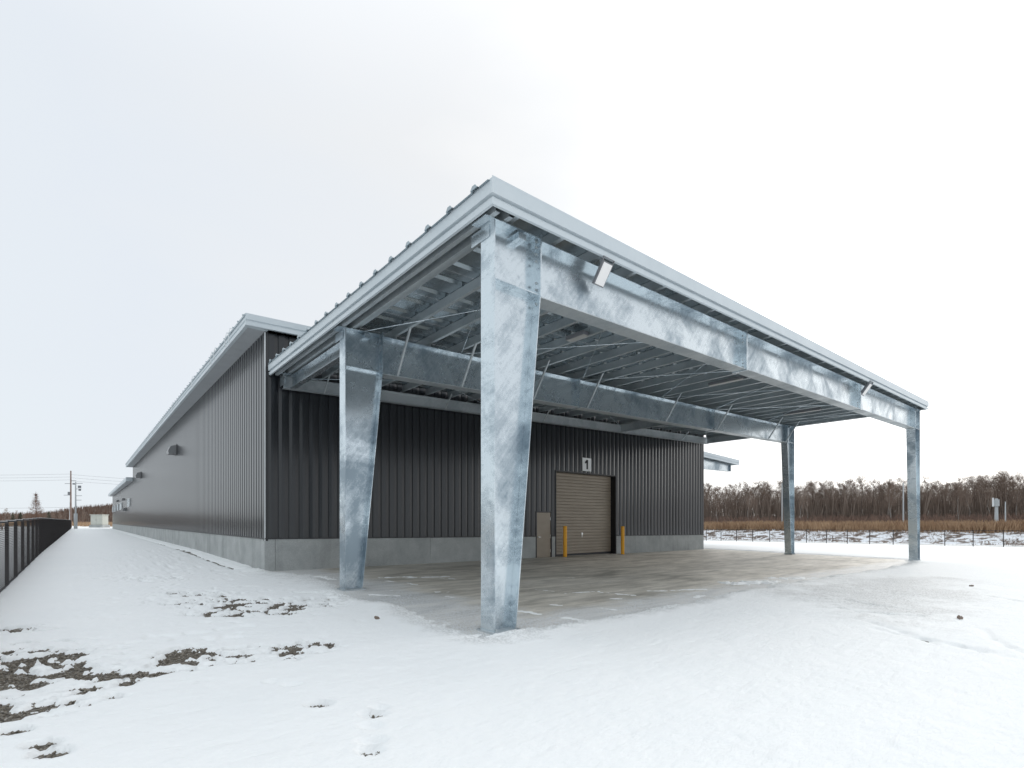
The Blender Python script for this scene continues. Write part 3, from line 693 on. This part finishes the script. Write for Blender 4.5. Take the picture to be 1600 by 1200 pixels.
# ------------------------------------------------------------------ fittings
sg = thing('number_sign', 'white square sign with a black figure 1 above the roller door', 'sign', (17.9, WY-.04, 3.93))
MB().box(17.90, WY-.062, 3.93, 18.52, WY-.040, 4.55).build('board', M['white'], sg)
dg = MB(); yy0, yy1 = WY-.068, WY-.0625
def flat(mb, P): mb.loft([[(x, y, z) for x, z in P] for y in (yy1, yy0)])
flat(dg, [(18.17, 4.02), (18.28, 4.02), (18.28, 4.46), (18.17, 4.46)])
flat(dg, [(18.065, 4.28), (18.1695, 4.315), (18.1695, 4.455), (18.065, 4.36)])
dg.build('digit', M['ink'], sg)
for x, y, lab in ((16.30, 15.62, 'yellow steel bollard in front of the left edge of the roller door'), (20.12, 15.42, 'yellow steel bollard at the right edge of the roller door by the plinth')):
    z0 = g(x, y); b_ = MB(); r_ = .086
    b_.tube([(x, y, z0-.02), (x, y, z0+1.35)], r_, 20, False); 
    bo = b_.mesh('bollard', M['yellow'], (x, y, z0), True)
    root = thing('bollard', lab, 'bollard', (x, y, z0), 0, 'yellow bollards at the roller door')
    link('post', bo, root)
    MB().tube([(x, y, z0+1.35), (x, y, z0+1.375), (x, y, z0+1.385)], [r_, r_*.9, r_*.4], 20).build('cap', M['yellow'], root)
    MB().tube([(x, y, z0-.01), (x, y, z0+.015)], r_+.05, 20).build('base_collar', M['concrete'], root)
def flood(x, y, z, lab, s=1., tilt=35, yaw=0.):
    r = thing('floodlight', lab, 'floodlight', (x, y, z))
    R = Matrix.Translation((x, y, z)) @ Matrix.Rotation(yaw, 4, 'Z') @ Matrix.Rotation(math.radians(tilt), 4, 'X')
    def put(mb): return mb.move(lambda a, b2, c: tuple(R @ Vector((a*s, b2*s, c*s))))
    put(MB().box(-.12, 0, -.19, .12, .05, .19).box(-.09, .05, -.13, .09, .085, .13)).build('housing', M['housing'], r)
    put(MB().box(-.105, -.008, -.172, .105, -.001, .172)).build('lamp_face', M['glassface'], r)
    put(MB().box(-.135, .01, -.01, -.122, .04, .24).box(.122, .01, -.01, .135, .04, .24).box(-.135, .01, .24, .135, .04, .252)).build('bracket', M['housing'], r)
    MB().bar((x, y+.05, z+.14), (x, y+.06, z+.36), .03, .03, (1, 0, 0)).build('stem', Gd, r)
flood(6.66, 5.50, 5.71, 'white faced floodlight hanging under the front fascia near the corner column')
flood(20.75, 5.50, 6.13, 'white faced floodlight hanging under the front fascia towards the far right column', 1.15)
def ceil(x, y, lab, ln=1.2):
    z = 6.10 + PZ(x); r = thing('ceiling_light', lab, 'light fitting', (x, y, z), 0, 'light fittings under the canopy roof')
    MB().box(x-.10, y-ln/2, z-.16, x+.10, y+ln/2, z-.07).build('body', M['housing'], r)
    MB().box(x-.08, y-ln/2+.02, z-.175, x+.08, y+ln/2-.02, z-.161).build('diffuser', M['diff'], r)
    MB().box(x-.02, y-.4, z-.069, x+.02, y-.36, z+.05).box(x-.02, y+.36, z-.069, x+.02, y+.40, z+.05).build('hanger', Gd, r)
ceil(9.3, 8.5, 'dark light fitting under the canopy roof nearest the corner column', .6)
ceil(16.75, 8.5, 'light fitting under the middle of the canopy roof')
ceil(25.2, 9.2, 'pale light fitting under the canopy roof near its right edge', 1.6)

# litter on the snow at right
def clod(u, v, lab, sx_, sy_, sz_):
    x, y = at(u, v); z = g(x, y)+.035; mb = MB(); rr = random.Random(u)
    for k in range(6):
        cx, cy = rr.uniform(-1, 1)*sx_, rr.uniform(-1, 1)*sy_; a = rr.uniform(0, 3.1); r = rr.uniform(.4, .8)*sx_
        mb.tube([(x+cx-math.cos(a)*r, y+cy-math.sin(a)*r*.5, z), (x+cx, y+cy, z+sz_*rr.uniform(.5, 1)), (x+cx+math.cos(a)*r, y+cy+math.sin(a)*r*.5, z+.005)], [.006, .022, .004], 5)
    tag(mb.build('clump', M['greybrush']), lab, 'debris')
clod(1500, 970, 'dark clump of dead leaves lying on the snow at the right', .065, .035, .035)
clod(1518, 918, 'small dark scrap on the snow beyond the dark leaf clump', .05, .03, .02)
clod(590, 971, 'tiny dark leaf sticking out of the snow near the second column', .03, .02, .04)

# ------------------------------------------------------------------ fences
FX = -1.25
fl = thing('mesh_fence', 'dark brown wire mesh fence running along the left edge of the yard', 'fence', (FX, 10, 0))
ya_, yb_ = 5.85, 111.9
def panel_mesh(ln, h, nh, nv, r):
    mb = MB()
    for i in range(nh):
        z = .06 + (h-.10)*i/(nh-1); mb.box(-r, 0, z-r, r, ln, z+r)
    for j in range(nv+1):
        y = ln*j/nv; mb.box(r, y-r*.7, .05, r*2.4, y+r*.7, h-.03)
    return mb.mesh('mesh_panel', M['fence'])
pm_ = panel_mesh(2.0, 1.42, 36, 13, .0046)
postm = MB().box(-.03, -.03, -.3, .03, .03, 1.45).mesh('post', M['fence'])
railm = MB().box(-.022, 0, 1.405, .022, 2.0, 1.45).mesh('top_rail', M['fence'])
raib = MB().box(-.015, 0, .03, .015, 2.0, .055).mesh('bottom_rail', M['fence'])
snm = MB().loft([[(a_*.02, y, 1.451+b_) for a_, b_ in ((-1, 0), (1, 0), (.6, .009), (-.6, .009))] for y in (.02, 1.96)]).mesh('snow_cap', M['snow'])
k = 0; y = ya_
while y < yb_:
    z = g(FX, y)
    link('post', postm, fl, (0, y-10, z)); link('mesh_panel', pm_, fl, (.035, y-10, z))
    link('top_rail', railm, fl, (0, y-10, z)); link('bottom_rail', raib, fl, (0, y-10, z))
    link('snow_cap', snm, fl, (0, y-10, z))
    y += 2.0; k += 1
fr_ = thing('rail_fence', 'thin brown wire fence crossing the snow in front of the bank at right', 'fence', (63.6, 20, 0))
pm2 = panel_mesh(2.045, 1.5, 12, 7, .0030)
post2 = MB().box(-.03, -.03, -.3, .03, .03, 1.55).mesh('post', M['fence'])
rail2 = MB().box(-.018, 0, 1.50, .018, 2.045, 1.54).mesh('top_rail', M['fence']); rail3 = MB().box(-.014, 0, .10, .014, 2.045, .125).mesh('bottom_rail', M['fence'])
for i in range(-14, 34):
    y = 6.4 + 2.045*i; z = g(63.6, y)
    link('post', post2, fr_, (0, y-20, z)); link('mesh_panel', pm2, fr_, (.03, y-20, z)); link('top_rail', rail2, fr_, (0, y-20, z)); link('bottom_rail', rail3, fr_, (0, y-20, z))

# ------------------------------------------------------------------ bank, grass, woods at right
def bankz(X, Y):
    t = np.clip((X - 67)/8.0, 0, 1); t = t*t*(3-2*t)
    crest = .55 - .006*np.clip(Y, -30, 120)
    n_ = fbm(X*.35, Y*.35, 5, 5)
    return (G(X, Y)-.1)*(1-t) + (crest + .12*n_)*t + .28*n_*t*(1-t)*2
bx = axis([(65.5, 78, .5), (78, 260, 14)]); by = axis([(-90, -20, 3), (-20, 90, .6), (90, 330, 12)])
bank = link('bank', grid_mesh('bank', bx, by, bankz, M['bank'])); bank['kind'] = 'structure'
def blades(name, mtl, pts, h0, h1, wd, lean=.35, k=1):
    mb = MB()
    for x, y, z in pts:
        for _ in range(k):
            h = random.uniform(h0, h1); a = random.uniform(0, 6.28); dx = random.gauss(0, lean)*h; dy = random.gauss(0, lean)*h; w_ = wd*random.uniform(.6, 1.4)
            c, s = math.cos(a)*w_, math.sin(a)*w_; n_ = len(mb.v)
            mb.v += [(x-c, y-s, z-.05), (x+c, y+s, z-.05), (x+dx*.5+c*.6, y+dy*.5+s*.6, z+h*.65), (x+dx, y+dy, z+h)]
            mb.f += [(n_, n_+1, n_+2), (n_, n_+2, n_+3)]
    o = mb.build(name, mtl); o['kind'] = 'stuff'; return o
def bz(x, y): return float(bankz(np.array(x, float), np.array(y, float)))
pts = []
for _ in range(17000):
    x = 73.2 + 15*random.random()**1.5; y = random.uniform(-8, 78); pts.append((x, y, bz(x, y)))
blades('dry_grass', M['reed'], pts, .7, 1.35, .05, .22)
pts = []
for _ in range(3500):
    x = random.uniform(67.5, 74); y = random.uniform(-6, 60)
    if vnoise(np.array([x*.8]), np.array([y*.5]), 4)[0] > -.1: pts.append((x, y, bz(x, y)))
blades('bank_weeds', M['greybrush'], pts, .12, .40, .03, .5)

def tree_meshes(seed, h, btm, spread=.33, nb=26, rt=.13, pal='bark', tw='twig'):
    R = random.Random(seed); tr = MB(); cr = MB()
    pts = []; x = y = 0
    for i in range(8):
        t = i/7; pts.append(Vector((x, y, h*t))); x += R.gauss(0, .02*h); y += R.gauss(0, .02*h)
    tr.tube([(p.x, p.y, p.z - (.4 if i == 0 else 0)) for i, p in enumerate(pts)], [rt*(1-.88*i/7) for i in range(8)], 6)
    def on(t):
        f = t*7; i = min(6, int(f)); return pts[i].lerp(pts[i+1], f-i)
    def tri(p, q, w_):
        d = (q-p); s = d.cross(Vector((R.random()-.5, R.random()-.5, R.random()-.5))).normalized()*w_
        n_ = len(cr.v); cr.v += [tuple(p-s), tuple(p+s), tuple(q)]; cr.f.append((n_, n_+1, n_+2))
    for b_ in range(nb):
        t = btm + (1-btm)*((b_+R.random())/nb)**.85*.98
        p = on(t); a = R.uniform(0, 6.28); ln = h*spread*1.12*(1.12-t)**.5*R.uniform(.5, 1.1)
        d = Vector((math.cos(a), math.sin(a), R.uniform(.6, 1.5))).normalized()
        q1 = p + d*ln*.5; d2 = (d + Vector((R.gauss(0, .25), R.gauss(0, .25), R.uniform(0, .5)))).normalized(); q2 = q1 + d2*ln*.5
        r0 = rt*.28*(1.1-t)
        cr.tube([p, q1, q2], [r0, r0*.6, r0*.22], 3, False)
        for s_ in range(8):
            f = R.uniform(.08, 1); o_ = p.lerp(q1, f*2) if f < .5 else q1.lerp(q2, f*2-1)
            dd = (d2 + Vector((R.gauss(0, .7), R.gauss(0, .7), R.gauss(.25, .5)))).normalized(); l2 = ln*R.uniform(.22, .5)
            e1 = o_ + dd*l2; cr.tube([o_, e1], [r0*.3, r0*.1], 3, False)
            for k_ in range(13):
                st = o_.lerp(e1, R.uniform(.2, 1)); dv = (dd + Vector((R.gauss(0, .7), R.gauss(0, .7), R.gauss(.2, .5)))).normalized()
                tri(st, st + dv*R.uniform(.35, .9)*h/11, .0082)
    return tr.mesh('trunk', M[pal], smooth=True), cr.mesh('crown', M[tw])
VAR = [tree_meshes(100+i, 11, [.28, .24, .36, .2, .32, .4, .25, .3][i], [.33, .38, .30, .36, .33, .28, .40, .33][i], [26, 30, 24, 28, 26, 23, 30, 26][i], [.11, .13, .09, .12, .10, .09, .14, .11][i]) for i in range(8)]
BIR = [tree_meshes(200+i, 11, .45, .26, 22, .10, 'birch', 'twig') for i in range(3)]
def plant(name, var, x, y, z, s, lab, cat, grp):
    t = thing(name, lab, cat, (x, y, z), random.uniform(0, 6.28), grp); t.scale = (s*random.uniform(.9, 1.1), s*random.uniform(.9, 1.1), s)
    link('trunk', var[0], t); link('crown', var[1], t)
nT = 0
for i in range(262):
    f = random.random(); dep = random.random()**1.2
    u = 1070 + 570*((i + random.random())/262); dist = 125 - 25*(u-1090)/530 + 26*dep
    x, y = on_ray(u, dist); s = random.uniform(.74, 1.04)*(.86+.12*(u-1090)/530)*(dist/112)**.5
    if random.random() < .12: s *= .6
    plant('bare_tree', random.choice(VAR), x, y, bz(x, y)-.1, s, 'bare brown broadleaf tree in the winter wood beyond the right fence', 'tree', 'bare trees of the wood at right')
for u, dist in ((1170, 112), (1178, 113), (1260, 111), (1387, 104), (1394, 104), (1392, 106), (1498, 100), (1513, 99), (1545, 100), (1588, 98), (1120, 112), (1253, 108)):
    x, y = on_ray(u, dist); plant('birch_tree', random.choice(BIR), x, y, bz(x, y)-.1, random.uniform(.55, .8), 'slender pale barked tree at the edge of the wood at right', 'tree', 'pale barked trees of the wood at right')
# outer trees beyond what the frame shows, thin
for i in range(26):
    u = random.choice([random.uniform(1640, 1900), random.uniform(900, 1070)]); dist = random.uniform(105, 140); x, y = on_ray(u, dist)
    plant('bare_tree', random.choice(VAR), x, y, bz(x, y)-.1, random.uniform(.75, 1), 'bare brown broadleaf tree in the winter wood beyond the right fence', 'tree', 'bare trees of the wood at right')
pts = []
for _ in range(21000):
    u = random.uniform(880, 1900); dist = 128 - 25*(u-1090)/530 + random.uniform(-4, 45); x, y = on_ray(u, dist); pts.append((x, y, bz(x, y)))
blades('wood_thicket', M['greybrush'], pts, 2.2, 9.4, .036, .07)
pts = []
for _ in range(9000):
    u = random.uniform(880, 1900); dist = 116 - 25*(u-1090)/530 + random.uniform(-8, 10); x, y = on_ray(u, dist); pts.append((x, y, bz(x, y)))
blades('russet_undergrowth', M['redtwig'], pts, .8, 2.8, .035, .22)

# ------------------------------------------------------------------ left background
hx = axis([(-420, 130, 10)]); hy = axis([(190, 420, 8)])
def hillz(X, Y):
    d = X*SY + Y*CY; r = X*CY - Y*SY; u = 800 + F*r/np.maximum(d, 1)
    top = np.interp(u, [-400, -60, 40, 80, 110, 150, 180, 260, 420], [3.2, 3.0, 3.2, 4.0, 6.0, 7.4, 8.0, 9, 9])
    t = np.clip((d-205)/60, 0, 1); t = t*t*(3-2*t)
    return g(0, 60)-.2 + t*top + .4*fbm(X*.05, Y*.05, 3, 8)*t
hill = link('hill', grid_mesh('hill', hx, hy, hillz, M['hillmat'])); hill['kind'] = 'structure'
pts = []
for _ in range(15000):
    u = random.uniform(-160, 330); d = random.uniform(208, 285); x, y = on_ray(u, d); pts.append((x, y, float(hillz(np.array(x), np.array(y)))))
blades('hillside_wood', M['redtwig'], pts[:9000], 1.0, 3.4, .14, .08)
blades('hillside_brush', M['greybrush'], pts[9000:], 1.0, 3.0, .14, .12)
gz = g(-5, 80)
pts = []
for _ in range(9000):
    u = random.uniform(-200, 330); d = random.uniform(112, 175); x, y = on_ray(u, d)
    if x < FX-6 or y > 131: pts.append((x, y, gz))
blades('dry_grass', M['reed'], pts, .5, 1.2, .06, .25)
pts = []
for _ in range(9000):
    x = FX - 7 - 26*random.random(); y = random.uniform(14, 112)
    if vnoise(np.array([x*.13]), np.array([y*.07]), 9)[0] > -.25: pts.append((x, y, g(x, y)))
blades('fence_brush', M['greybrush'], pts, .5, 1.7, .03, .25)
for u, d, s in ((8, 150, .40), (-20, 140, .42), (24, 170, .38), (36, 150, .30), (-45, 150, .4), (72, 160, .33), (84, 175, .36), (93, 165, .34), (101, 180, .38), (15, 130, .26), (46, 160, .30), (130, 190, .36), (158, 195, .4), (-75, 145, .4), (64, 150, .28)):
    x, y = on_ray(u, d); plant('bare_tree', random.choice(VAR+BIR[:1]), x, y, gz, s*1.05, 'small bare tree on the low ground beyond the left fence', 'tree', 'small trees beyond the left fence')
for u, d, s in ((20, 185, 1.), (32, 190, 1.1), (-8, 180, 1.), (76, 200, 1.2)):   # scrubby conifers
    x, y = on_ray(u, d); t = thing('conifer', 'low dark green conifer in the scrub beyond the left fence', 'tree', (x, y, gz), 0, 'conifers beyond the left fence')
    mb = MB(); tt = MB().tube([(x, y, gz), (x, y, gz+4*s)], [.12, .03], 6); tt.build('trunk', M['bark'], t)
    for k in range(420):
        zz = random.random()**.8*4.2*s; r = (1-zz/(4.4*s))*1.6*s; a = random.uniform(0, 6.28); q = Vector((x+math.cos(a)*r, y+math.sin(a)*r, gz+zz-.25)); p = Vector((x+math.cos(a)*r*.1, y+math.sin(a)*r*.1, gz+zz))
        sd_ = Vector((-math.sin(a), math.cos(a), 0))*.16; mb.poly([p, q-sd_, q+sd_])
    mb.build('crown', M['evergreen'], t)
# larch standing over the fence
x, y = on_ray(56, 92); lz = g(x, y)
t = thing('larch_tree', 'russet bare larch with a thin leader rising behind the left fence', 'tree', (x, y, lz))
MB().tube([(x, y, lz-.2), (x+.03, y, lz+3), (x, y, lz+6.6)], [.07, .04, .010], 6).build('trunk', M['bark'], t)
mb = MB()
for k in range(330):
    zz = .5 + 5.6*random.random()**1.15; r = max(.10, (1-zz/6.2))*2.1*random.uniform(.55, 1.1); a = random.uniform(0, 6.28)
    p = Vector((x, y, lz+zz)); q = p + Vector((math.cos(a)*r, math.sin(a)*r, r*random.uniform(.1, .5)))
    mb.tube([p, q], [.011, .005], 3, False)
    for _ in range(8):
        c = p.lerp(q, random.uniform(.5, 1.05)); e_ = c + Vector((random.gauss(0, .3), random.gauss(0, .3), random.gauss(.05, .2))); s_ = Vector((random.gauss(0, 1), random.gauss(0, 1), 0)).normalized()*.018
        mb.poly([c-s_, c+s_, e_])
mb.build('crown', M['larch'], t)

# switchgear cabinet on its plinth
x, y = on_ray(153, 98); z = g(x, y); cb = thing('switchgear_cabinet', 'pale grey outdoor electrical cabinet with double doors on a concrete base', 'cabinet', (x, y, z), -YAW)
def cbx(nm, q, m_): 
    o = link(nm, MB().box(*q).mesh(nm, M[m_]), cb); return o
cbx('base', (-1.3, -.5, -.2, 1.3, 1.3, .55), 'concrete')
cbx('body', (-1.12, -.35, .56, 1.12, 1.1, 2.42), 'cab')
for q in (-1.07, .015): 
    d_ = cbx('door', (q, -.385, .62, q+1.055, -.352, 2.36), 'cab')
    link('handle', MB().box(q+(.93 if q < 0 else .08), -.41, 1.4, q+(.96 if q < 0 else .11), -.386, 1.6).mesh('handle', M['housing']), d_)
cbx('roof', (-1.22, -.5, 2.425, 1.22, 1.2, 2.55), 'cab')

# utility poles and wires, left
def upole(u, d, top, lab, r=.16, m_='pole', extra=None):
    x, y = on_ray(u, d); z = g(x, y) if x < 60 else bz(x, y)
    t = thing('utility_pole', lab, 'utility pole', (x, y, z))
    MB().tube([(x, y, z-.3), (x, y, top)], [r, r*.62], 10).build('pole', M[m_], t, True)
    if extra: extra(x, y, z, t)
    return x, y
rx, ry = CY, -SY      # image right in plan
def P1(x, y, z, t):
    for h, a_, b_ in ((9.05, 0, 1.0), (8.5, -1.1, 0), (6.35, -1.3, .0)):
        MB().bar((x+rx*a_, y+ry*a_, h), (x+rx*b_, y+ry*b_, h), .07, .07).build('cross_arm', M['wire'], t)
    MB().box(x-.45, y-.1, 6.4, x-.12, y+.2, 6.95).build('meter_box', M['housing'], t)
    MB().bar((x-rx*.22, y-ry*.22, z), (x-rx*.12, y-ry*.12, 5), .12, .12).build('conduit', M['corner'], t)
px1, py1 = upole(110.6, 95, 10.9, 'tall slim brown utility pole at the far end of the left fence', .17, 'rust', P1)
def P2(x, y, z, t):
    MB().tube([(x, y, z), (x, y, 2.75)], .24, 12).build('sleeve', M['pole'], t)
    for h, a_, b_ in ((7.6, -.1, 1.1), (6.7, 0, .9), (5.6, 0, 1.0), (4.9, 0, .9)):
        MB().bar((x+rx*a_, y+ry*a_, h), (x+rx*b_, y+ry*b_, h), .06, .06).build('cross_arm', M['wire'], t)
    for h, a_, w_, hh in ((7.4, -.28, .36, .22), (6.85, .62, .42, .38), (6.4, .66, .32, .3)):
        MB().box(x+rx*a_-w_/2, y+ry*a_-w_/2, h, x+rx*a_+w_/2, y+ry*a_+w_/2, h+hh).build('transformer', M['housing'], t)
px2, py2 = upole(118.2, 82, 7.85, 'shorter grey utility pole carrying transformers beside the left fence end', .14, 'pole', P2)
def wire(name, lab, p, q, sag, r=.016, grp=None):
    p, q = Vector(p), Vector(q); pts = [p.lerp(q, i/10) - Vector((0, 0, 4*sag*(i/10)*(1-i/10))) for i in range(11)]
    tag(MB().tube(pts, r, 4).build(name, M['wire']), lab, 'wire', grp)
lx, ly = on_ray(-260, 95); ex, ey = on_ray(420, 110)
for h, lab in ((10.3, 'topmost thin wire leaving the tall brown pole to the left'), (9.75, 'second wire from the top left of the tall brown pole'), (9.2, 'third wire from the top left of the tall brown pole'), (4.1, 'lowest single wire crossing behind the larch')):
    wire('overhead_wire', lab, (lx, ly, h+.3), (px1, py1, h), .35, .014)
for h, lab in ((10.2, 'topmost thin wire from the tall brown pole to the right'), (9.6, 'second wire from the tall brown pole to the right'), (9.0, 'third wire from the tall brown pole to the right')):
    wire('overhead_wire', lab, (px1, py1, h), (ex, ey, h-.4), .5, .014)
# right: poles on the bank and a distant power line
upole(1411.5, 86, 8.0, 'thin pale pole rising in front of the trees left of the far right column', .13)
upole(1222, 88, 8.1, 'thin pale pole standing just left of the second right column', .13)
def P3(x, y, z, t):
    MB().box(x-.32, y-.3, 3.75, x+.32, y+.3, 4.75).build('transformer', M['pole'], t)
    MB().box(x-rx*.5-.1, y-ry*.5-.1, 3.7, x-rx*.5+.1, y-ry*.5+.1, 5.0).build('bracket', M['corner'], t)
upole(1557, 76, 4.9, 'short stout grey pole with a boxed transformer at far right', .26, 'pole', P3)
upole(1571, 78, 4.5, 'short thin grey pole just right of the transformer pole', .10)
for k, (v1, v2) in enumerate(((640, 697), (652, 707), (664, 719), (672, 724))):
    a_ = on_ray(1680, 150); b_ = on_ray(1100, 260)
    wire('power_line', ['topmost of the faint power lines in the sky at right', 'second of the faint power lines in the sky at right', 'third of the faint power lines in the sky at right', 'lowest of the faint power lines in the sky at right'][k],
         (*a_, EYE+(HZ-v1+6)*150/F), (*b_, EYE+(HZ-v2-8)*260/F), 1.5, .02)
